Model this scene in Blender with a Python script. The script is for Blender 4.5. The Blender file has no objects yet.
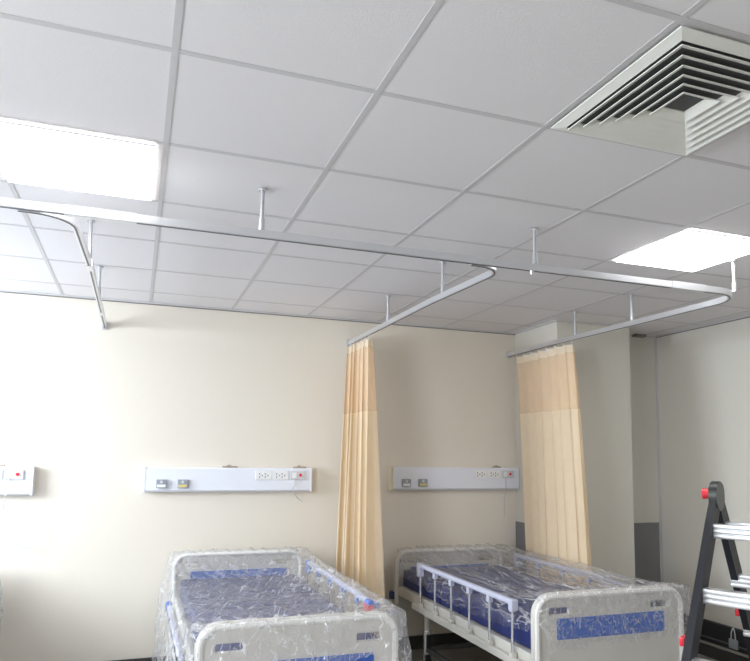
import bpy, bmesh, math, random
from mathutils import Vector, Matrix, noise
random.seed(4)
S = bpy.context.scene
C = S.collection
PI = math.pi
EYE = 1.56                      # camera height above the floor
CEIL = EYE + 1.112
# ---------------------------------------------------------------- camera
f_, pitch, yaw, roll = 670.67, .1016, .3395, .0144
def ray(px, py):
    X, Y = px-375, py-387
    c, s = math.cos(roll), math.sin(roll)
    X, Y = c*X+s*Y, -s*X+c*Y
    d, u, x = f_, -Y, X
    c, s = math.cos(pitch), math.sin(pitch)
    y, z = c*d-s*u, s*d+c*u
    c, s = math.cos(yaw), math.sin(yaw)
    return Vector((c*x+s*y, -s*x+c*y, z))
fw = ray(375, 387).normalized()
rt = (ray(376, 387)-ray(375, 387)).normalized()
up = rt.cross(fw)
cam = bpy.data.cameras.new('camera')
co = bpy.data.objects.new('camera', cam); C.objects.link(co)
co.matrix_world = Matrix(((rt.x, up.x, -fw.x, 0), (rt.y, up.y, -fw.y, 0), (rt.z, up.z, -fw.z, EYE), (0, 0, 0, 1)))
cam.sensor_width = 36; cam.lens = f_*36/750; cam.shift_y = 56.5/750; cam.clip_start = .05
S.camera = co
# ---------------------------------------------------------------- light and exposure
S.view_settings.view_transform = 'Standard'
S.view_settings.look = 'None'
S.view_settings.gamma = 1
S.view_settings.exposure = 0.75
w = bpy.data.worlds.new('sky'); S.world = w; w.use_nodes = True
w.node_tree.nodes['Background'].inputs[0].default_value = (.72, .84, 1, 1)
w.node_tree.nodes['Background'].inputs[1].default_value = 1.6
PANEL = 7.0
def area(name, loc, direction, sx, sy, power, col):
    l = bpy.data.lights.new(name, 'AREA'); l.shape = 'RECTANGLE'; l.size = sx; l.size_y = sy
    l.energy = power; l.color = col
    o = bpy.data.objects.new(name, l); C.objects.link(o); o.location = loc
    o.rotation_euler = Vector(direction).to_track_quat('-Z', 'Y').to_euler()
    return o
# daylight entering through the two windows of the left wall
area('window_daylight', (-2.75, 4.1, 1.95), (1, .22, -.62), 1.5, 1.2, 105, (.80, .90, 1))
area('window_daylight', (-2.75, .6, 1.9), (1, .1, -.2), 1.6, 1.4, 100, (.90, .95, 1))

# ---------------------------------------------------------------- materials
MT = {}
def mat(name, col, rough=.5, metal=0, bump=0, bscale=60, var=0, emit=0, alpha=1, spec=.5):
    m = bpy.data.materials.new(name); m.use_nodes = True; MT[name] = m
    n = m.node_tree.nodes; L = m.node_tree.links; b = n['Principled BSDF']
    b.inputs['Base Color'].default_value = (*col, 1)
    b.inputs['Roughness'].default_value = rough; b.inputs['Metallic'].default_value = metal
    b.inputs['Specular IOR Level'].default_value = spec
    tc = n.new('ShaderNodeTexCoord')
    if var:
        t = n.new('ShaderNodeTexNoise'); t.inputs['Scale'].default_value = bscale*.25; t.inputs['Detail'].default_value = 4
        L.new(tc.outputs['Object'], t.inputs['Vector'])
        mx = n.new('ShaderNodeMix'); mx.data_type = 'RGBA'
        mx.inputs[6].default_value = (*[c*(1-var) for c in col], 1); mx.inputs[7].default_value = (*[min(1, c*(1+var)) for c in col], 1)
        L.new(t.outputs['Fac'], mx.inputs[0]); L.new(mx.outputs[2], b.inputs['Base Color'])
    if bump:
        t = n.new('ShaderNodeTexNoise'); t.inputs['Scale'].default_value = bscale; t.inputs['Detail'].default_value = 3
        L.new(tc.outputs['Object'], t.inputs['Vector'])
        bp = n.new('ShaderNodeBump'); bp.inputs['Strength'].default_value = bump; bp.inputs['Distance'].default_value = .01
        L.new(t.outputs['Fac'], bp.inputs['Height']); L.new(bp.outputs[0], b.inputs['Normal'])
    if emit:
        b.inputs['Emission Color'].default_value = (*col, 1); b.inputs['Emission Strength'].default_value = emit
    if alpha < 1:
        b.inputs['Alpha'].default_value = alpha
    return m
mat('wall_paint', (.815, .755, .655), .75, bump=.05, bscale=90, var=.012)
mat('wall_paint_shaded', (.70, .67, .60), .75, bump=.05, bscale=90, var=.012)  # same wall paint, darkened to carry the weaker daylight on the right side
mat('grey_dado', (.21, .21, .215), .55, var=.05, bscale=20)
mat('skirting', (.05, .048, .045), .5, var=.1)
mat('floor_vinyl', (.36, .35, .33), .4, var=.15, bscale=12)
mat('ceiling_tile', (.77, .745, .75), .85, bump=.12, bscale=220, var=.012)
mat('grid_bar', (.58, .565, .565), .5, var=.01)
mat('edge_dark', (.22, .20, .19), .6, var=.05)
mat('panel_light', (1, 1, 1), .4, emit=PANEL)
mat('panel_frame', (.85, .85, .87), .4, var=.01)
mat('diffuser_white', (.80, .80, .74), .45, var=.02)
mat('dark_gap', (.10, .10, .10), .8, var=.05)
mat('aluminium', (.78, .79, .82), .32, metal=.85, var=.02, bscale=30)
mat('aluminium_dark', (.17, .17, .18), .45, metal=.6, var=.02)
mat('rod_metal', (.62, .63, .66), .35, metal=.7, var=.02)
mat('white_plastic', (.86, .87, .92), .35, var=.008)
mat('trunk_white', (.84, .86, .93), .38, var=.008)
mat('beige_plastic', (.70, .63, .48), .5, var=.02)
mat('socket_white', (.90, .90, .90), .3, var=.01)
mat('socket_grey', (.66, .66, .69), .4, var=.01)
mat('outlet_grey', (.33, .36, .40), .4, var=.03)
mat('label_white', (.9, .9, .9), .5, var=.01)
mat('label_yellow', (.70, .60, .25), .5, var=.02)
mat('slot_dark', (.12, .10, .10), .6, var=.02)
mat('red_plastic', (.78, .03, .05), .35, var=.03)
mat('brown_clip', (.42, .34, .28), .6, var=.1)
mat('board_rim', (.76, .75, .71), .35, var=.01)
mat('board_white', (.60, .58, .535), .35, var=.01)
mat('board_blue', (.045, .13, .47), .4, var=.04, bscale=20)
mat('mattress_navy', (.014, .024, .125), .5, bump=.15, bscale=25, var=.1)
mat('frame_cream', (.66, .64, .58), .4, var=.02)
mat('bumper_navy', (.03, .05, .16), .5, var=.05)
mat('frame_dark', (.09, .09, .09), .5, var=.05)
mat('guard_lavender', (.50, .51, .62), .35, var=.02)
mat('guard_blue', (.12, .20, .52), .4, var=.03)
mat('chrome', (.75, .75, .77), .25, metal=.8, var=.02)
mat('rubber_black', (.018, .018, .022), .6, var=.1)
mat('ladder_black', (.011, .012, .018), .5, var=.1, bscale=30)
mat('ladder_alu', (.86, .87, .89), .28, metal=.75, var=.02, bscale=40)
mat('hinge_grey', (.045, .05, .045), .3, metal=.2, var=.15, bscale=60)
mat('cord_white', (.62, .62, .61), .5, var=.01)

def fabric(name, col, alpha, transl=.35):
    m = bpy.data.materials.new(name); m.use_nodes = True; MT[name] = m
    n = m.node_tree.nodes; L = m.node_tree.links
    n.clear()
    out = n.new('ShaderNodeOutputMaterial')
    d = n.new('ShaderNodeBsdfDiffuse'); t = n.new('ShaderNodeBsdfTranslucent')
    tc = n.new('ShaderNodeTexCoord'); nz = n.new('ShaderNodeTexNoise'); nz.inputs['Scale'].default_value = 14
    L.new(tc.outputs['Object'], nz.inputs['Vector'])
    mx = n.new('ShaderNodeMix'); mx.data_type = 'RGBA'
    mx.inputs[6].default_value = (*[c*.96 for c in col], 1); mx.inputs[7].default_value = (*[min(1, c*1.04) for c in col], 1)
    L.new(nz.outputs['Fac'], mx.inputs[0])
    L.new(mx.outputs[2], d.inputs[0]); L.new(mx.outputs[2], t.inputs[0])
    a = n.new('ShaderNodeMixShader'); a.inputs[0].default_value = transl
    L.new(d.outputs[0], a.inputs[1]); L.new(t.outputs[0], a.inputs[2])
    if alpha < 1:
        tr = n.new('ShaderNodeBsdfTransparent'); b = n.new('ShaderNodeMixShader'); b.inputs[0].default_value = alpha
        L.new(tr.outputs[0], b.inputs[1]); L.new(a.outputs[0], b.inputs[2]); L.new(b.outputs[0], out.inputs[0])
    else:
        L.new(a.outputs[0], out.inputs[0])
    return m
fabric('curtain_peach', (.985, .845, .65), 1, .35)
fabric('curtain_mesh', (.97, .79, .58), .82, .3)
fabric('curtain_tape', (.97, .86, .70), 1)

def film_mat(name, haze, glint, rot=.06, s2=(16, .35, 12), rot2=.14, s1y=.5):
    """clear polythene: see-through with glossy crinkles and white crease glints put into its opacity"""
    m = bpy.data.materials.new(name); m.use_nodes = True; MT[name] = m
    n = m.node_tree.nodes; L = m.node_tree.links; n.clear()
    out = n.new('ShaderNodeOutputMaterial'); tc = n.new('ShaderNodeTexCoord')
    mp = n.new('ShaderNodeMapping'); mp.inputs['Scale'].default_value = (15, s1y, 6)
    def turned(a):
        q = n.new('ShaderNodeMapping'); q.inputs['Rotation'].default_value = (0, 0, a)
        L.new(tc.outputs['Object'], q.inputs['Vector']); return q.outputs[0]
    L.new(turned(rot), mp.inputs['Vector'])
    v1 = n.new('ShaderNodeTexNoise'); v1.inputs['Scale'].default_value = 1.6; v1.inputs['Detail'].default_value = 2.5; v1.inputs['Distortion'].default_value = .25
    L.new(mp.outputs[0], v1.inputs['Vector'])
    mp2 = n.new('ShaderNodeMapping'); mp2.inputs['Scale'].default_value = s2
    L.new(turned(rot2), mp2.inputs['Vector'])
    v2 = n.new('ShaderNodeTexNoise'); v2.inputs['Scale'].default_value = 1.3; v2.inputs['Detail'].default_value = 3; v2.inputs['Distortion'].default_value = .3
    L.new(mp2.outputs[0], v2.inputs['Vector'])
    def ridge(src, width):
        a = n.new('ShaderNodeMath'); a.operation = 'SUBTRACT'; a.inputs[1].default_value = .5; L.new(src, a.inputs[0])
        b = n.new('ShaderNodeMath'); b.operation = 'ABSOLUTE'; L.new(a.outputs[0], b.inputs[0])
        c = n.new('ShaderNodeMapRange'); c.inputs['From Min'].default_value = 0; c.inputs['From Max'].default_value = width
        c.inputs['To Min'].default_value = 1; c.inputs['To Max'].default_value = 0; L.new(b.outputs[0], c.inputs['Value'])
        return c.outputs[0]
    r1, r2 = ridge(v1.outputs['Fac'], .018), ridge(v2.outputs['Fac'], .014)
    mxr = n.new('ShaderNodeMath'); mxr.operation = 'MAXIMUM'; L.new(r1, mxr.inputs[0]); L.new(r2, mxr.inputs[1])
    hgt = n.new('ShaderNodeMath'); hgt.operation = 'ADD'; L.new(v1.outputs['Fac'], hgt.inputs[0]); L.new(v2.outputs['Fac'], hgt.inputs[1])
    bp = n.new('ShaderNodeBump'); bp.inputs['Strength'].default_value = .8; bp.inputs['Distance'].default_value = .022
    L.new(hgt.outputs[0], bp.inputs['Height'])
    fac = n.new('ShaderNodeMapRange'); fac.inputs['To Min'].default_value = haze; fac.inputs['To Max'].default_value = glint  # crease lines painted whiter, standing in for light caught on the wrinkles
    L.new(mxr.outputs[0], fac.inputs['Value'])
    tr = n.new('ShaderNodeBsdfTransparent'); tr.inputs[0].default_value = (.97, .97, .98, 1)
    df = n.new('ShaderNodeBsdfDiffuse'); df.inputs[0].default_value = (.95, .95, .97, 1)
    tl = n.new('ShaderNodeBsdfTranslucent'); tl.inputs[0].default_value = (.95, .95, .97, 1)
    dm = n.new('ShaderNodeMixShader'); dm.inputs[0].default_value = .5; L.new(df.outputs[0], dm.inputs[1]); L.new(tl.outputs[0], dm.inputs[2])
    m1 = n.new('ShaderNodeMixShader'); L.new(fac.outputs[0], m1.inputs[0]); L.new(tr.outputs[0], m1.inputs[1]); L.new(dm.outputs[0], m1.inputs[2])
    gl = n.new('ShaderNodeBsdfGlossy'); gl.inputs['Roughness'].default_value = .16; gl.inputs[0].default_value = (1, 1, 1, 1)
    L.new(bp.outputs[0], gl.inputs['Normal'])
    fr = n.new('ShaderNodeLayerWeight'); fr.inputs[0].default_value = .5
    pw = n.new('ShaderNodeMath'); pw.operation = 'POWER'; pw.inputs[1].default_value = 4; L.new(fr.outputs['Facing'], pw.inputs[0])
    sc = n.new('ShaderNodeMath'); sc.operation = 'MULTIPLY_ADD'; sc.inputs[1].default_value = .45; sc.inputs[2].default_value = .06; L.new(pw.outputs[0], sc.inputs[0])
    m2 = n.new('ShaderNodeMixShader'); L.new(sc.outputs[0], m2.inputs[0]); L.new(m1.outputs[0], m2.inputs[1]); L.new(gl.outputs[0], m2.inputs[2])
    L.new(m2.outputs[0], out.inputs[0])
    return m
film_mat('film_clear', .06, .60)
film_mat('film_milky', .14, .75, .5, (13, 1.4, 7), -.75, 1.2)
g = bpy.data.materials.new('window_glass'); g.use_nodes = True; MT['window_glass'] = g
n = g.node_tree.nodes; L = g.node_tree.links; n.clear()
o_ = n.new('ShaderNodeOutputMaterial'); t_ = n.new('ShaderNodeBsdfTransparent'); s_ = n.new('ShaderNodeBsdfGlossy'); s_.inputs['Roughness'].default_value = .02
q_ = n.new('ShaderNodeMixShader'); q_.inputs[0].default_value = .06
L.new(t_.outputs[0], q_.inputs[1]); L.new(s_.outputs[0], q_.inputs[2]); L.new(q_.outputs[0], o_.inputs[0])

# ---------------------------------------------------------------- helpers
def obj(name, bm, m, parent=None, smooth=False, loc=None):
    me = bpy.data.meshes.new(name)
    bmesh.ops.recalc_face_normals(bm, faces=bm.faces[:])
    if smooth:
        for fc in bm.faces: fc.smooth = True
    bm.to_mesh(me); bm.free(); me.materials.append(MT[m])
    if smooth == 'auto' :
        try: me.set_sharp_from_angle(angle=.7)
        except Exception: pass
    o = bpy.data.objects.new(name, me); C.objects.link(o)
    if parent: o.parent = parent
    if loc: o.location = loc
    return o
def struct(name, bm, m, **k):
    o = obj(name, bm, m, **k); o['kind'] = 'structure'; return o
def thing(name, label, cat, loc=(0, 0, 0), rz=0, group=None):
    o = bpy.data.objects.new(name, None); C.objects.link(o); o.empty_display_size = .1
    o.location = loc; o.rotation_euler = (0, 0, rz); o['label'] = label; o['category'] = cat
    if group: o['group'] = group
    return o
def tag(o, label, cat, group=None):
    o['label'] = label; o['category'] = cat
    if group: o['group'] = group
    return o
def box(bm, x0, x1, y0, y1, z0, z1, bev=0, seg=2):
    r = bmesh.ops.create_cube(bm, size=1)
    vs = r['verts']
    for v in vs:
        v.co = Vector(((x0+x1)/2+v.co.x*(x1-x0), (y0+y1)/2+v.co.y*(y1-y0), (z0+z1)/2+v.co.z*(z1-z0)))
    if bev:
        es = list({e for v in vs for e in v.link_edges})
        bmesh.ops.bevel(bm, geom=es, offset=bev, segments=seg, affect='EDGES', profile=.6)
    return bm
def BX(*a, **k): return box(bmesh.new(), *a, **k)
def cyl(bm, a, b, r, r2=None, seg=16):
    a, b = Vector(a), Vector(b); d = b-a
    q = d.to_track_quat('Z', 'Y').to_matrix().to_4x4()
    bmesh.ops.create_cone(bm, cap_ends=True, segments=seg, radius1=r, radius2=r if r2 is None else r2, depth=d.length,
                          matrix=Matrix.Translation((a+b)/2) @ q)
    return bm
def sweep(bm, pts, prof, upv=Vector((0, 0, 1))):
    """sweep a closed 2-D profile (side, up) along pts"""
    rings = []
    for i, p in enumerate(pts):
        p = Vector(p)
        d = (Vector(pts[min(i+1, len(pts)-1)])-Vector(pts[max(i-1, 0)])).normalized()
        side = d.cross(upv)
        if side.length < 1e-4: side = Vector((1, 0, 0))
        side.normalize(); u = side.cross(d).normalized()
        rings.append([bm.verts.new(p+side*a+u*b) for a, b in prof])
    k = len(prof)
    for r0, r1 in zip(rings, rings[1:]):
        for j in range(k): bm.faces.new((r0[j], r0[(j+1) % k], r1[(j+1) % k], r1[j]))
    bm.faces.new(rings[0]); bm.faces.new(rings[-1][::-1])
    return bm
def circ(r, k=10): return [(r*math.cos(2*PI*i/k), r*math.sin(2*PI*i/k)) for i in range(k)]
def tube(pts, r, k=10, bm=None): return sweep(bm or bmesh.new(), pts, circ(r, k))
def smooth_path(ctrl, n=12):
    out = []; P = [Vector(c) for c in ctrl]; P = [P[0]*2-P[1]]+P+[P[-1]*2-P[-2]]
    for i in range(1, len(P)-2):
        for j in range(n):
            t = j/n; a, b, c, d = P[i-1:i+3]
            out.append(.5*((2*b)+(c-a)*t+(2*a-5*b+4*c-d)*t*t+(3*b-a-3*c+d)*t**3))
    out.append(P[-2]); return out
def arc(cx, cy, r, a0, a1, z, n=14):
    return [(cx+r*math.cos(a0+(a1-a0)*i/n), cy+r*math.sin(a0+(a1-a0)*i/n), z) for i in range(n+1)]

# ---------------------------------------------------------------- the room
XL, XR, YB, YF = -2.45, 4.39, 5.2, -3.0
struct('floor', BX(XL-.1, XR+.1, YF-.1, YB+.1, -.1, 0), 'floor_vinyl')
struct('ceiling', BX(XL-.1, XR+.1, YF-.1, YB+.1, CEIL, CEIL+.1), 'ceiling_tile')
struct('wall_back', BX(XL-.1, XR+.1, YB, YB+.1, 0, CEIL), 'wall_paint')
struct('wall_right', BX(XR, XR+.1, YF, YB, 0, CEIL), 'wall_paint_shaded')
struct('wall_front', BX(XL-.1, XR+.1, YF-.1, YF, 0, CEIL), 'wall_paint')
wins = [(3.3, 4.9, 1.0, 2.45), (-.3, 1.5, 1.0, 2.4)]
bm = bmesh.new()
ys = [YF, wins[1][0], wins[1][1], wins[0][0], wins[0][1], YB]
for i in range(5):
    if i in (1, 3):
        z0, z1 = (1.0, 2.4) if i == 1 else (1.0, 2.45)
        box(bm, XL-.1, XL, ys[i], ys[i+1], 0, z0); box(bm, XL-.1, XL, ys[i], ys[i+1], z1, CEIL)
    else: box(bm, XL-.1, XL, ys[i], ys[i+1], 0, CEIL)
struct('wall_left', bm, 'wall_paint')
for k, (a, b, z0, z1) in enumerate(wins):
    bm = bmesh.new()
    for (p, q, r, s) in ((a, a+.05, z0, z1), (b-.05, b, z0, z1), (a, b, z0, z0+.05), (a, b, z1-.05, z1), ((a+b)/2-.025, (a+b)/2+.025, z0, z1)):
        box(bm, XL-.08, XL-.02, p, q, r, s, .004)
    wf = struct('window_%d' % (k+1), bm, 'panel_frame')
    obj('window_pane', BX(XL-.055, XL-.049, a+.04, b-.04, z0+.04, z1-.04), 'window_glass', wf)
# column in the back right corner, recess beside it
CX0, CX1, CY = 3.165, 3.885, 4.56
struct('wall_column', BX(CX0, CX1, CY, YB, 0, CEIL, .004), 'wall_paint_shaded')
struct('wall_recess', BX(CX1, XR, 4.82, YB, 0, CEIL), 'wall_paint_shaded')
struct('trim_1', BX(CX0-.006, CX0, CY+.012, YB, .10, EYE-.555), 'grey_dado')
struct('trim_2', BX(CX1+.04, XR-.02, 4.812, 4.82, .10, EYE-.552), 'grey_dado')
struct('trim_3', BX(CX1, CX1+.03, 4.60, 4.64, 0, CEIL, .004), 'grey_dado')
struct('trim_4', BX(XR-.006, XR, 4.795, 4.82, 0, CEIL-.02), 'grid_bar')
struct('trim_5', BX(CX1+.25, XR-.14, 4.77, 4.82, CEIL-.025, CEIL-.004), 'edge_dark')
# skirtings
struct('baseboard_back', BX(XL, CX0-.006, YB-.014, YB, 0, .104), 'skirting')
struct('baseboard_left', BX(XL, XL+.014, YF, YB-.014, 0, .104), 'skirting')
struct('baseboard_right', BX(XR-.014, XR, YF, 4.78, 0, .09), 'skirting')
struct('baseboard_column', BX(CX0, CX1, CY-.014, CY, 0, .104), 'skirting')
# wall angle where ceiling meets wall (thin shadow gap line)
bm = bmesh.new()
box(bm, XL, CX0, YB-.022, YB, CEIL-.012, CEIL, .002)
box(bm, CX0-.022, CX0, CY-.02, YB-.022, CEIL-.012, CEIL, .002)
box(bm, CX0, CX1, CY-.022, CY, CEIL-.012, CEIL, .002)
box(bm, CX1, XR-.022, 4.798, 4.82, CEIL-.012, CEIL, .002)
box(bm, XR-.022, XR, YF, 4.82, CEIL-.012, CEIL, .002)
box(bm, XL, XL+.022, YF, YB-.022, CEIL-.012, CEIL, .002)
struct('trim_6', bm, 'grid_bar')
bm = bmesh.new()
box(bm, XL, CX0, YB-.006, YB, CEIL-.018, CEIL-.012)
box(bm, XR-.006, XR, YF, 4.80, CEIL-.018, CEIL-.012)
struct('trim_7', bm, 'edge_dark')
# suspended grid
GX0, GY0, P = .05, 1.85, .6
bm = bmesh.new()
x = GX0-P*4
while x < XR:
    y1 = YB if x < CX0 else (CY if x < CX1 else 4.82)
    if x > XL: box(bm, x-.010, x+.010, YF, y1-.02, CEIL-.0015, CEIL)
    x += P
y = GY0-P*8
while y < YB-.1:
    x1 = XR if y < CY else CX0
    if y > YF: box(bm, XL+.02, x1-.02, y-.010, y+.010, CEIL-.0018, CEIL)
    y += P
struct('trim_8', bm, 'grid_bar')

# ---------------------------------------------------------------- ceiling lights
def ceiling_light(cx, cy, label):
    t = thing('ceiling_light', label, 'ceiling light', (cx, cy, CEIL-.006), 0, 'square LED ceiling panels')
    h = .283
    bm = bmesh.new()
    for a in ((-h, h, -h, -h+.006), (-h, h, h-.006, h), (-h, -h+.006, -h+.006, h-.006), (h-.006, h, -h+.006, h-.006)):
        box(bm, *a, -.008, 0, .001, 1)
    obj('light_frame', bm, 'panel_frame', t)
    obj('diffuser', BX(-h+.006, h-.006, -h+.006, h-.006, -.005, 0), 'panel_light', t)
ceiling_light(-.268, 2.742, 'bright square ceiling light panel at the upper left of the room')
ceiling_light(2.757, 2.735, 'bright square ceiling light panel on the right, near the rail corner')
ceiling_light(-.25, -.25, 'square ceiling light panel behind the camera on the left')
ceiling_light(2.75, -.25, 'square ceiling light panel behind the camera on the right')
# ---------------------------------------------------------------- air diffuser
t = thing('air_diffuser', 'square white louvred ceiling air vent at the top edge right of centre', 'air vent', (1.55, 1.55, CEIL-.004))
obj('vent_backing', BX(-.27, .27, -.27, .27, -.004, 0), 'dark_gap', t)
def ring(bm, h, wd, z0, z1):
    """square louvre ring: outer half size h, sloping inward by wd"""
    o = [bm.verts.new((sx*h, sy*h, z0)) for sx, sy in ((-1, -1), (1, -1), (1, 1), (-1, 1))]
    i = [bm.verts.new((sx*(h-wd), sy*(h-wd), z1)) for sx, sy in ((-1, -1), (1, -1), (1, 1), (-1, 1))]
    o2 = [bm.verts.new(v.co+Vector((0, 0, -.003))) for v in o]; i2 = [bm.verts.new(v.co+Vector((0, 0, -.003))) for v in i]
    for k in range(4):
        l = (k+1) % 4
        for a, b in ((o, i), (i2, o2), (o2, o), (i, i2)): bm.faces.new((a[k], a[l], b[l], b[k]))
bm = bmesh.new(); ring(bm, .288, .035, -.004, -.012)
obj('vent_frame', bm, 'diffuser_white', t)
for k in range(6):
    bm = bmesh.new(); ring(bm, .25-.036*k, .028, -.022, -.006)
    obj('louvre', bm, 'diffuser_white', t)

# ---------------------------------------------------------------- curtain rails
RZ = EYE+.912; RH, RW = .032, .024
prof = [(-RW/2, -RH/2), (-RW/2, RH/2), (RW/2, RH/2), (RW/2, -RH/2), (RW/2-.004, -RH/2-.001), (-RW/2+.004, -RH/2-.001)]
def rail(name, label, pts, hangers, joints, brackets):
    t = thing(name, label, 'curtain rail', (0, 0, 0), 0, 'ceiling hung curtain rails')
    o = obj('rail_track', sweep(bmesh.new(), pts, prof), 'aluminium', t)
    sl = [(-.004, -.0005), (-.004, .0015), (.004, .0015), (.004, -.0005)]
    obj('track_slot', sweep(bmesh.new(), [(p[0], p[1], p[2]-RH/2-.002) for p in pts], sl), 'aluminium_dark', t)
    for x, y in hangers:
        h = obj('hanger_rod', cyl(bmesh.new(), (x, y, RZ+RH/2), (x, y, CEIL-.006), .0085), 'rod_metal', t, smooth='auto')
        bm = bmesh.new(); cyl(bm, (x, y, CEIL-.014), (x, y, CEIL-.006), .019)
        obj('ceiling_flange', bm, 'rod_metal', h)
        bm = bmesh.new(); cyl(bm, (x, y, RZ+RH/2-.001), (x, y, RZ+RH/2+.052), .0125, .0115)
        obj('rod_sleeve', bm, 'rod_metal', h)
    big = [(a*1.22, b*1.14) for a, b in prof]
    for a, b in joints: obj('rail_joint', sweep(bmesh.new(), [(*a, RZ), (*b, RZ)], big), 'aluminium', t)
    for x, y, dx, dy in brackets:
        obj('wall_bracket', BX(x-(.022 if not dx else 0), x+(.022 if not dx else .012*dx), y-(.022 if not dy else .012), y+(.022 if not dy else 0), RZ-.03, RZ+.03, .003), 'rod_metal', t)
    return t
YR = 2.73; R = .26
pts = [(XL, YR, RZ)] + [(x, YR, RZ) for x in (-1, 0, 1, 2)] + arc(3.125-.2, YR+.2, .2, -PI/2, 0, RZ) + [(3.112, 3.6, RZ), (3.09, 4.4, RZ), (3.098, YB-.004, RZ)]
rail('curtain_rail', 'long aluminium curtain rail crossing the room, turning back to the wall at the right', pts,
     [(.451, YR), (1.775, YR), (3.075, YR+.035), (3.111, 3.627), (3.094, 4.223)],
     [((-.30, YR), (-.04, YR)), ((2.60, YR), (2.82, YR))], [(3.098, YB, 0, 1)])
def branch(xr, hangers, label, joints, yend, xn, R):
    pts = [(xn-R-.04, YR+.026, RZ)] + arc(xn-R, YR+.026+R, R, -PI/2, 0, RZ) + [(xr, 3.55, RZ), (xr, 4.4, RZ), (xr, yend, RZ)]
    return rail('curtain_rail', label, pts, [(xr, y) for y in hangers], joints, [(xr, YB, 0, 1)])
branch(1.605, (3.41, 4.295), 'middle branch rail curving off the long rail, holding the left of the two curtains', [], YB-.004, 1.632, .15)
branch(-.256, (3.42, 4.28), 'left branch rail without a curtain, running back to the bare wall', [((-.258, 3.46), (-.256, 3.56)), ((-.256, 4.62), (-.256, 4.72))], YB-.004, -.272, .15)
tag(obj('rail_stop', cyl(bmesh.new(), (1.757, YR-.002, RZ-.036), (1.757, YR-.002, RZ-.017), .009, .012), 'rod_metal', smooth='auto'),
    'small metal stop hanging under the long rail, right of the middle branch', 'rail stop')

# ---------------------------------------------------------------- curtains
def curtain(label, xr, y0t, y1t, y0b, y1b, zb, xb, n, at, ab, seed, zsplit):
    """gathered cloth hanging from the rail; y0 near end, y1 far end; xb = sideways drift at the hem"""
    rnd = random.Random(seed)
    t = thing('privacy_curtain', label, 'curtain', (xr, (y0t+y1t)/2, 0), 0, 'peach privacy curtains')
    ph = [rnd.uniform(-.5, .5) for _ in range(n+2)]; am = [rnd.uniform(.55, 1.25) for _ in range(n+2)]
    ztop = RZ-RH/2-.028
    def P(s, z):
        q = (ztop-z)/(ztop-zb); q2 = q**.8
        k = s*n; i = min(int(k), n); fr = k-i
        a = am[i]*(1-fr)+am[i+1]*fr; p = ph[i]*(1-fr)+ph[i+1]*fr
        A = (at+(ab-at)*q2)*a
        ya, yb_ = y0t+(y0b-y0t)*q2, y1t+(y1b-y1t)*q2
        w_ = 2*PI*k+p*(1+.8*q)+.3*math.sin(3*q+seed)
        x = A*math.sin(w_)+xb*q2+.018*q*math.sin(5*s+seed)
        y = ya+(yb_-ya)*s+.35*A*math.sin(2*w_+.6)
        y = min(y, YB-.02)
        return (x, y-(y0t+y1t)/2, z)
    def sheet(name, z0, z1, m, rows, cols=n*22, push=0):
        bm = bmesh.new(); g_ = []
        for r in range(rows+1):
            z = z0+(z1-z0)*r/rows
            g_.append([bm.verts.new(Vector(P(c/cols, z))+Vector((push, 0, 0))) for c in range(cols+1)])
        for r in range(rows):
            for c in range(cols): bm.faces.new((g_[r][c], g_[r][c+1], g_[r+1][c+1], g_[r+1][c]))
        o = obj(name, bm, m, t, smooth=True)
        md = o.modifiers.new('thickness', 'SOLIDIFY'); md.thickness = .0022; md.use_rim = False
        return o
    sheet('mesh_top', ztop-.055, zsplit, 'curtain_mesh', 12)
    sheet('main_cloth', zsplit, zb, 'curtain_peach', 40)
    sheet('heading_tape', ztop, ztop-.06, 'curtain_tape', 3)
    for k in range(n+1):
        s = min(.999, max(.001, (k+.02)/n)); p = P(s, ztop-.01)
        bm = tube([(p[0]*.6, p[1], ztop-.02), (0, p[1], ztop+.012), (0, p[1], RZ-RH/2-.004)], .0028, 6)
        obj('curtain_hook', bm, 'white_plastic', t)
    return t
curtain('peach curtain bunched at the wall between the two beds', 1.595, 4.66, 5.12, 4.40, 5.10, .22, -.02, 5, .030, .105, 3, EYE+.32)
curtain('peach curtain hanging in front of the corner column, beyond the right bed', 3.095, 4.26, 5.06, 4.07, 4.88, .22, -.005, 7, .028, .046, 8, EYE+.37)

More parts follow.
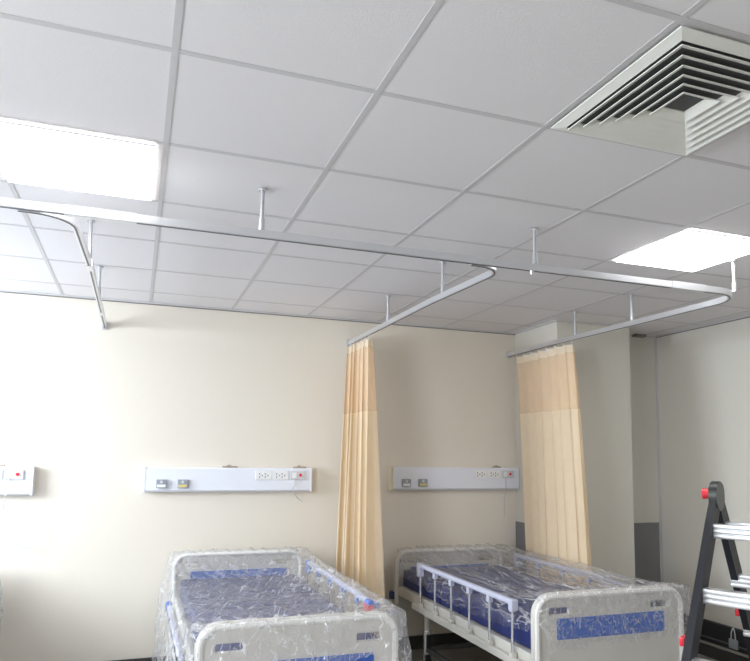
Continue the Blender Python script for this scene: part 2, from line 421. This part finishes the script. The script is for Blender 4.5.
# ---------------------------------------------------------------- bedhead units
def bed_unit(x0, x1, z0, z1, label, cordf, top_bits):
    t = thing('bedhead_unit', label, 'wall service unit', (x0, YB, z0), 0, 'white wall service units')
    W, H, D = x1-x0, z1-z0, .065
    bm = bmesh.new()
    # chamfered profile extruded along x
    pr_ = [(0, 0), (-D+.012, 0), (-D, .012), (-D, H-.012), (-D+.012, H), (0, H)]
    a = [bm.verts.new((.012, y, z)) for y, z in pr_]; b = [bm.verts.new((W-.012, y, z)) for y, z in pr_]
    for k in range(6): bm.faces.new((a[k], a[(k+1) % 6], b[(k+1) % 6], b[k]))
    bm.faces.new(a); bm.faces.new(b[::-1])
    obj('unit_body', bm, 'trunk_white', t)
    obj('end_cap', BX(0, .014, -D-.002, 0, -.002, H+.002, .003), 'beige_plastic' if x0 > 1.9 else 'white_plastic', t)
    obj('end_cap', BX(W-.014, W, -D-.002, 0, -.002, H+.002, .003), 'white_plastic', t)
    for k, lab in ((0, 'label_white'), (1, 'label_yellow')):
        xx = .088+.148*k; zz = .028
        o = obj('gas_outlet', BX(xx, xx+.075, -D-.022, -D, zz, zz+.062, .004), 'outlet_grey', t)
        obj('outlet_label', BX(xx+.006, xx+.066, -D-.024, -D-.021, zz+.006, zz+.026, .001, 1), lab, o)
        obj('outlet_port', cyl(bmesh.new(), (xx+.036, -D-.026, zz+.044), (xx+.036, -D-.021, zz+.044), .011), 'socket_grey', o)
    for k in range(2):
        xx = W-.440+.130*k; zz = H-.088
        o = obj('socket_plate', BX(xx, xx+.122, -D-.009, -D, zz, zz+.066, .003), 'socket_white', t)
        bm = bmesh.new()
        for q in range(2):
            for (dx, dz) in ((-.011, .010), (-.011, -.014), (.010, -.002)):
                box(bm, xx+.040+.043*q+dx-.0035, xx+.040+.043*q+dx+.0035, -D-.0102, -D-.0085, zz+.034+dz-.005, zz+.034+dz+.005)
        obj('socket_slots', bm, 'slot_dark', o)
    xx = W-.172; zz = H-.088
    o = obj('call_module', BX(xx, xx+.112, -D-.012, -D, zz, zz+.066, .003), 'socket_grey', t)
    obj('call_button', cyl(bmesh.new(), (xx+.076, -D-.018, zz+.036), (xx+.076, -D-.011, zz+.036), .011), 'red_plastic', o, smooth='auto')
    obj('cord_port', BX(xx+.012, xx+.046, -D-.0135, -D-.011, zz+.012, zz+.056, .001, 1), 'socket_white', o)
    pts = smooth_path([(xx+.028+a_, -D-.014-c_, zz+.014+b_) for a_, b_, c_ in cordf])
    obj('call_cord', tube(pts, .0032, 6), 'cord_white', t, smooth=True)
    for (bx_, bw) in top_bits:
        bm = bmesh.new()
        box(bm, bx_, bx_+bw, -.05, -.02, H, H+.012, .003); box(bm, bx_+bw*.3, bx_+bw*.55, -.055, -.02, H+.01, H+.02, .003)
        obj('pipe_clip', bm, 'brown_clip', t)
    return t
short = [(0, 0, 0), (.004, -.05, .004), (-.012, -.09, .004), (.012, -.13, .002), (.05, -.165, -.035), (.082, -.185, -.04)]
bed_unit(.060, 1.303, EYE-.285, EYE-.108, 'white wall service unit above the left bed with grey gas outlets and a short cord', short, [(.56, .11), (1.10, .1)])
bed_unit(1.968, 3.158, EYE-.278, EYE-.092, 'white wall service unit above the right bed, ending at the curtain', [(0, 0, 0), (.002, -.1, .002), (-.004, -.2, -.01), (.003, -.34, -.03)], [(.95, .07)])
bed_unit(-1.895, -.652, EYE-.302, EYE-.110, 'white wall service unit cut off by the left edge, cord hanging in a loop', [(0, 0, 0), (.006, -.06, .004), (-.015, -.12, .004), (-.03, -.22, -.03), (-.022, -.36, -.045), (.03, -.43, -.045), (.12, -.475, -.045), (.17, -.46, -.045), (.205, -.40, -.045), (.212, -.30, -.045), (.20, -.22, -.05)], [(.92, .14)])

# ---------------------------------------------------------------- beds
def rounded(x0, x1, z0, z1, r, rb, n=7):
    out = []
    for cx, cz, rr, a in ((x1-rb, z0+rb, rb, -PI/2), (x1-r, z1-r, r, 0), (x0+r, z1-r, r, PI/2), (x0+rb, z0+rb, rb, PI)):
        for i in range(n+1): out.append((cx+rr*math.cos(a+PI/2*i/n), cz+rr*math.sin(a+PI/2*i/n)))
    return out
def plate(outlines, thick, bev, name, m, parent, y):
    cu = bpy.data.curves.new('outline', 'CURVE'); cu.dimensions = '2D'; cu.fill_mode = 'BOTH'
    cu.extrude = thick/2-bev; cu.bevel_depth = bev; cu.bevel_resolution = 2
    for o in outlines:
        s = cu.splines.new('POLY'); s.points.add(len(o)-1); s.use_cyclic_u = True
        for p, (a, b) in zip(s.points, o): p.co = (a, b, 0, 1)
    tmp = bpy.data.objects.new('outline', cu); C.objects.link(tmp)
    me = bpy.data.meshes.new_from_object(tmp.evaluated_get(bpy.context.evaluated_depsgraph_get()))
    bpy.data.objects.remove(tmp); bpy.data.curves.remove(cu)
    me.transform(Matrix.Translation((0, y, 0)) @ Matrix.Rotation(PI/2, 4, 'X'))
    me.materials.clear(); me.materials.append(MT[m]); me.name = name
    o = bpy.data.objects.new(name, me); C.objects.link(o); o.parent = parent
    return o
BL = 2.0
def bed_board(t, name, y, ztop, W, face, ho=.062, po=.130):
    hole = lambda s: rounded(min(s*.255, s*.395), max(s*.255, s*.395), ztop-ho-.052, ztop-ho, .016, .016)
    zb = .36
    b = plate([rounded(-W/2, W/2, zb, ztop, .10, .03), hole(-1), hole(1)], .034, .008, name, 'board_white', t, y)
    yf = y+face*.018
    bm = bmesh.new()
    pth = [(-W/2+.012, yf, zb+.05)] + [(-W/2+.10+.088*math.cos(a), yf, ztop-.10+.088*math.sin(a)) for a in [PI-PI/2*i/8 for i in range(9)]] \
        + [(W/2-.10+.088*math.cos(a), yf, ztop-.10+.088*math.sin(a)) for a in [PI/2-PI/2*i/8 for i in range(9)]] + [(W/2-.012, yf, zb+.05)]
    obj('board_rim', sweep(bm, pth, circ(.015, 8), Vector((0, 1, 0))), 'board_rim', b, smooth='auto')
    for fc in (1, -1):
        plate([rounded(-.345, .345, ztop-po-.105, ztop-po, .008, .008)], .006, .001, 'blue_panel', 'board_blue', b, y+fc*.018)
    return b
def guard(t, side, y0, y1, W, lowered=False, n=6, button=False):
    x = side*(W/2+.002)
    if lowered:
        x = side*(W/2+.045)
        g_ = obj('guard_rail', BX(x-.013, x+.013, y0, y1, .585, .612, .006), 'guard_lavender', t)
        obj('rail_end_cap', BX(x-.017, x+.017, y1, y1+.05, .578, .625, .008), 'guard_blue', g_)
        obj('lower_bar', BX(x+side*-.002-.008, x+side*-.002+.008, y0, y1-.1, .47, .50, .004), 'frame_cream', g_)
        for k in range(n):
            yy = y0+(y1-y0)*(k+.3)/n
            bm = bmesh.new(); cyl(bm, (x, yy, .59), (x, yy+.17, .49), .008, seg=8); obj('guard_post', bm, 'chrome', g_)
            obj('post_joint', BX(x-.017, x+.017, yy-.018, yy+.018, .575, .606, .006), 'rubber_black', g_)
        return
    bm = BX(x-.018, x+.018, y0+.035, y1-.035, .765, .794, .011, 3)
    g_ = obj('guard_rail', bm, 'guard_lavender', t, smooth='auto')
    for a, b in ((y0, y0+.045), (y1-.045, y1)):
        obj('rail_end_cap', BX(x-.021, x+.021, a, b, .735 if a == y0 else .70, .797, .009), 'guard_blue' if button else 'guard_lavender', g_)
    obj('lower_bar', BX(x-.015, x+.015, y0-.1, y1+.1, .452, .492, .005), 'frame_cream', g_)
    for k in range(n):
        yy = y0+.03+(y1-y0-.06)*k/(n-1)
        bm = bmesh.new(); cyl(bm, (x, yy, .49), (x, yy, .77), .0085, seg=10)
        p_ = obj('guard_post', bm, 'chrome', g_, smooth='auto')
        obj('post_bracket', BX(x-.015, x+.015, yy-.016, yy+.016, .728, .768, .006), 'guard_lavender' if not button else 'guard_blue', p_)
        obj('post_foot', BX(x-.016, x+.016, yy-.02, yy+.02, .488, .515, .006), 'frame_cream', p_)
    if button:
        b_ = obj('rail_latch', BX(x-.05, x-.018, y0-.005, y0+.06, .70, .81, .008), 'guard_blue', g_)
        obj('release_button', BX(x-.058, x-.025, y0-.012, y0+.0, .755, .79, .004), 'red_plastic', b_)
        obj('release_button', BX(x-.062, x-.048, y0+.01, y0+.045, .755, .79, .004), 'red_plastic', b_)
def bed(x, y, W, zf, zh, label, rz=0, left='up', right='up', lr=(.20, 1.52), rr=(.20, 1.52), button=False, board=(.062, .125)):
    t = thing('hospital_bed', label, 'hospital bed', (x, y, 0), rz, 'hospital beds')
    bed_board(t, 'footboard', .02, zf, W, -1, *board)
    bed_board(t, 'headboard', BL-.02, zh, W, -1)
    # mattress in four hinged sections
    bm = bmesh.new()
    ys_ = [.06, .55, .95, 1.25, BL-.06]
    for a, b in zip(ys_, ys_[1:]): box(bm, -W/2+.05, W/2-.05, a+.002, b-.002, .545, .675, .022, 3)
    obj('mattress', bm, 'mattress_navy', t, smooth='auto')
    bm = bmesh.new()
    for s in (-1, 1): box(bm, s*(W/2-.035)-.015, s*(W/2-.035)+.015, .04, BL-.04, .475, .545, .005)
    for k in range(6): box(bm, -W/2+.05, W/2-.05, .1+k*.35, .14+k*.35, .485, .52, .004)
    box(bm, -W/2+.05, W/2-.05, .05, BL-.05, .525, .543)
    obj('bed_frame', bm, 'frame_cream', t)
    for sx in (-1, 1):
        for yy in (.35, BL-.42):
            xx = sx*(W/2-.10)
            l = obj('leg', cyl(bmesh.new(), (xx, yy, .27), (xx, yy, .50), .021), 'frame_cream', t, smooth='auto')
            obj('castor_socket', cyl(bmesh.new(), (xx, yy, .13), (xx, yy, .30), .028), 'chrome', l, smooth='auto')
            obj('brake_pedal', BX(xx-.017, xx+.017, yy-.045, yy-.02, .15, .27, .005), 'rubber_black', l)
            bm = bmesh.new(); cyl(bm, (xx-.014, yy, .062), (xx+.014, yy, .062), .062, seg=24)
            obj('castor_wheel', bm, 'rubber_black', l, smooth='auto')
            bm = bmesh.new(); box(bm, xx-.024, xx-.018, yy-.02, yy+.02, .05, .14, .002); box(bm, xx+.018, xx+.024, yy-.02, yy+.02, .05, .14, .002)
            obj('castor_fork', bm, 'chrome', l)
        for yy in (-.0, BL-.005):
            bm = bmesh.new(); cyl(bm, (sx*(W/2+.012), yy, .445), (sx*(W/2+.012), yy, .50), .028)
            obj('corner_bumper', bm, 'bumper_navy', t, smooth='auto')
    bm = bmesh.new()
    for sx in (-1, 1): box(bm, sx*(W/2-.10)-.018, sx*(W/2-.10)+.018, .33, BL-.4, .15, .18, .005)
    for yy in (.35, BL-.42): box(bm, -W/2+.10, W/2-.10, yy-.018, yy+.018, .15, .18, .005)
    obj('base_frame', bm, 'frame_dark', t)
    for q in (-.15, .15):
        bm = tube(smooth_path([(q, .3, .36), (q, .02, .36), (q, -.07, .36), (q, -.09, .33), (q, -.09, .29)], 5), .008, 8)
        obj('crank_handle', bm, 'chrome', t, smooth='auto')
    guard(t, -1, lr[0], lr[1], W, left == 'down'); guard(t, 1, rr[0], rr[1], W, right == 'down', button=button)
    return t
W1, W2 = .93, .95
B1X, B1Y, B2X, B2Y = .752, 3.07, 2.44, 3.05
bed(B1X, B1Y, W1, EYE-.745, EYE-.712, 'hospital bed on the left, plastic-wrapped, white boards with blue mattress', left='down', lr=(.25, 1.42), rr=(.30, 1.80), button=True, board=(.078, .175))
bed(B2X, B2Y, W2, EYE-.705, EYE-.745, 'hospital bed on the right with raised guard rails and blue band on its footboard', lr=(.19, 1.50), rr=(.19, 1.75))
bed(-1.325, B1Y, W1, EYE-.745, EYE-.745, 'hospital bed at the left picture edge, only a dark headboard edge in view', left='up')

# ---------------------------------------------------------------- polythene covers
def film(label, bx_, by_, xl, xr, zl, zr, zf, zh, hangL, hangR, hangF, hangH, flareL, m, seed, sagk, sagp=.6, crease=.016, skew=.6):
    NX, NY = 130, 170
    rnd = Vector((seed*3.1, seed*1.7, seed*.9))
    bm = bmesh.new(); G = []
    mt = .690                                     # mattress top with clearance
    yf, yh = -.026, BL+.022
    for j in range(NY+1):
        b = j/NY; row = []
        if b < .14: v, hy, ey = 0, (.14-b)/.14, -1
        elif b > .93: v, hy, ey = 1, (b-.93)/.07, 1
        else: v, hy, ey = (b-.14)/.79, 0, 0
        for i in range(NX+1):
            a = i/NX
            if a < .16: u, hx, ex = 0, (.16-a)/.16, -1
            elif a > .86: u, hx, ex = 1, (a-.86)/.14, 1
            else: u, hx, ex = (a-.16)/.70, 0, 0
            X = xl+(xr-xl)*u; Y = yf+(yh-yf)*v
            vv = min(1, max(0, v))
            ends = zf+(zh-zf)*vv
            tt = min(1, max(0, (Y-.05)/(BL-.10)))
            sv = math.sin(PI*tt)**sagp if 0 < tt < 1 else 0
            side = zl+(zr-zl)*u
            e = abs(2*u-1)**3
            # between the boards the sheet drops to the level of its long edges / mattress
            z = ends*(1-sv)+(side*e+(side-sagk)*(1-e))*sv
            z = max(z, mt+.004*math.sin(9*u)) if 0 < u < 1 else max(z, mt-.01 if zl < .72 and u == 0 else z)
            # crinkles
            p = Vector((X*9, Y*1.6, z*2))+rnd
            r1 = 1-abs(noise.noise(p))*2.2
            q = Vector((X*4+Y*3.2, Y*7-X*6, z*6))+rnd
            r2 = 1-abs(noise.noise(q))*2.4
            cr = .010*max(0, r1)**3+(.007*max(0, r2)**4+.004*noise.noise(Vector((X*25, Y*25, z*25))))*(1 if crease < .02 else .25)
            cr += crease*(.4 if v in (0, 1) else 1)*max(0, 1-abs(noise.noise(Vector((X*11+Y*skew, Y*.5, seed))))*3)**2
            tz = .012 if (v in (0, 1) or u in (0, 1)) else 0
            ox = oy = oz = 0
            if hx:
                L_ = (hangL if ex < 0 else hangR)*(1+.10*noise.noise(Vector((Y*4, seed, 0))))
                oz -= L_*hx; fl = flareL if ex < 0 else .03
                ox += ex*(fl*math.sin(hx*PI/2)+.018*noise.noise(Vector((Y*8, hx*2.5, seed)))*hx*2+cr*1.2)
            if hy:
                L_ = (hangF if ey < 0 else hangH)*(1+.3*noise.noise(Vector((X*5, seed, 3)))+.12*noise.noise(Vector((X*17, seed, 1))))
                oz -= L_*hy
                oy += ey*(.018*hy+.014*abs(noise.noise(Vector((X*11, hy*3, seed))))+cr)
            if not hx and not hy: oz += cr+tz
            else: oz += tz
            if hx and hy:      # corner: round it
                k = min(hx, hy); oz += (hangF if ey < 0 else hangH)*k*.45
                ox -= ex*.012; 
            rr_ = .09              # rounded board corners
            if v in (0, 1):
                dx_ = max(0, abs(X-(xl+xr)/2)-((xr-xl)/2-rr_))
                oz -= .035*(dx_/rr_)**2
            row.append(bm.verts.new((X+ox, Y+oy, z+oz)))
        G.append(row)
    for j in range(NY):
        for i in range(NX):
            bm.faces.new((G[j][i], G[j][i+1], G[j+1][i+1], G[j+1][i]))
    o = obj('plastic_cover', bm, m, smooth=True); o.location = (bx_, by_, 0)
    tag(o, label, 'plastic sheet', 'clear plastic covers over the beds')
    return o
film('milky clear plastic cover draped over the left bed, bulging at its left side', B1X, B1Y, -W1/2-.02, W1/2+.028, .70, .815, EYE-.745, EYE-.712,
     .55, .34, .22, .18, .075, 'film_milky', 2, .09, .38, .014, 3.0)
film('clear plastic cover stretched in long creases over the right bed', B2X, B2Y, -W2/2+.045, W2/2+.03, .75, .815, EYE-.705, EYE-.745,
     .17, .28, .26, .18, .0, 'film_clear', 5, .02, .45, .024, .5)
film('clear plastic cover on the bed at the left picture edge', -1.325, B1Y, -W1/2-.02, W1/2+.028, .80, .815, EYE-.745, EYE-.745,
     .35, .34, .22, .18, .03, 'film_milky', 7, .06, .38, .014, 1.0)

# ---------------------------------------------------------------- ladder
def ladder():
    hx, hy, hz = 2.888, 2.76, EYE-.19
    a = math.radians(-63)                          # rungs run this way, to the right and towards the camera
    t = thing('folding_ladder', 'black folding step ladder with aluminium rungs standing beside the right bed', 'ladder', (hx, hy, 0), a)
    H = hz; sp = .64                              # spread tangent
    Wd = .40
    for sgn in (-1, 1):                            # near legs / far legs
        for s, x in ((0, 0), (1, Wd)):
            bm = bmesh.new()
            def sec(z, w_, d):
                yy = sgn*((H-z)*sp+.012); 
                return [(x+dx, yy+dy, z) for dx, dy in ((-d/2, -w_/2), (d/2, -w_/2), (d/2, w_/2), (-d/2, w_/2))]
            prev = None
            for z, w_, d in ((H+.0, .085, .034), (H-.12, .105, .034), (.60, .108, .036), (.595, .125, .046), (.03, .128, .048)):
                r = [bm.verts.new(p) for p in sec(z, w_, d)]
                if prev:
                    for k in range(4): bm.faces.new((prev[k], prev[(k+1) % 4], r[(k+1) % 4], r[k]))
                else: bm.faces.new(r)
                prev = r
            bm.faces.new(prev[::-1])
            l = obj('leg_rail', bm, 'ladder_black', t)
            yy = sgn*((H-.02)*sp+.012)
            obj('rubber_foot', BX(x-.028, x+.028, yy-.055, yy+.055, 0, .05, .006), 'rubber_black', l)
            yk = sgn*((H-.71)*sp+.012)
            obj('locking_tab', BX(x-.045 if s == 0 else x+.02, x-.02 if s == 0 else x+.045, yk-.045, yk+.02, .69, .735, .01), 'red_plastic', l)
            yk = sgn*((H-1.24)*sp+.012)
            obj('rail_rivet', cyl(bmesh.new(), (x-.016, yk, 1.27), (x+.016, yk, 1.27), .005, seg=8), 'label_white', l)
        for k in range(4):
            z = 1.235-.295*k
            yy = sgn*((H-z)*sp+.012)
            bm = bmesh.new()
            for q in range(3):                     # ribbed tread: three rounded flutes
                zz = z-.058+.024*q; yo = yy-sgn*.010*(2-q)*0
                box(bm, -.022, Wd+.022, yo-.034, yo+.034, zz-.0105, zz+.0125, .008, 3)
            box(bm, 0, Wd, yy-.028, yy+.028, z-.066, z-.002)
            obj('rung', bm, 'ladder_alu', t, smooth='auto')
    for s, x in ((0, 0), (1, Wd)):
        bm = bmesh.new(); cyl(bm, (x-.020, 0, H+.012), (x+.020, 0, H+.012), .064, seg=28)
        for v in bm.verts:
            v.co.z = H+.012+(v.co.z-H-.012)*1.08-(.018 if v.co.z < H else 0); v.co.y *= 1.12
        bmesh.ops.bevel(bm, geom=bm.edges[:], offset=.003, segments=2, affect='EDGES')
        hg = obj('hinge', bm, 'hinge_grey', t, smooth='auto')
        ex = -1 if s == 0 else 1
        obj('hinge_boss', cyl(bmesh.new(), (x, 0, H+.012), (x+ex*.028, 0, H+.012), .024), 'rod_metal', hg, smooth='auto')
        bm = bmesh.new(); cyl(bm, (x+ex*.02, -.02, H+.014), (x+ex*.060, -.024, H+.014), .024, .030, 20)
        bmesh.ops.bevel(bm, geom=bm.edges[:], offset=.003, segments=2, affect='EDGES')
        obj('hinge_knob', bm, 'red_plastic', hg, smooth='auto')
ladder()

# ---------------------------------------------------------------- right wall details
t = thing('wall_bar', 'long black bar running low along the right wall behind the ladder', 'wall bar', (XR, 3.4, EYE-1.35))
obj('bar_body', BX(-.045, 0, -1.3, 1.32, -.085, .078, .006), 'rubber_black', t)
obj('bar_ledge', BX(-.052, -.044, -1.3, 1.32, -.052, -.040, .002), 'aluminium_dark', t)
b_ = obj('bar_tag', BX(-.055, -.044, .60, .68, -.07, .0, .003), 'outlet_grey', t)
obj('tag_strap', tube(smooth_path([(-.05, .62, 0), (-.05, .625, .05), (-.046, .64, .083), (-.05, .655, .05), (-.05, .66, 0)], 5), .004, 6), 'socket_grey', b_)
t = thing('wall_switch', 'small white switch plate on the right wall beyond the ladder', 'wall switch', (XR, 3.78, EYE-.19))
obj('switch_plate', BX(-.008, 0, -.06, .06, -.045, .045, .003), 'socket_white', t)
obj('switch_rocker', BX(-.012, -.007, -.02, .02, -.025, .025, .002), 'socket_white', t)
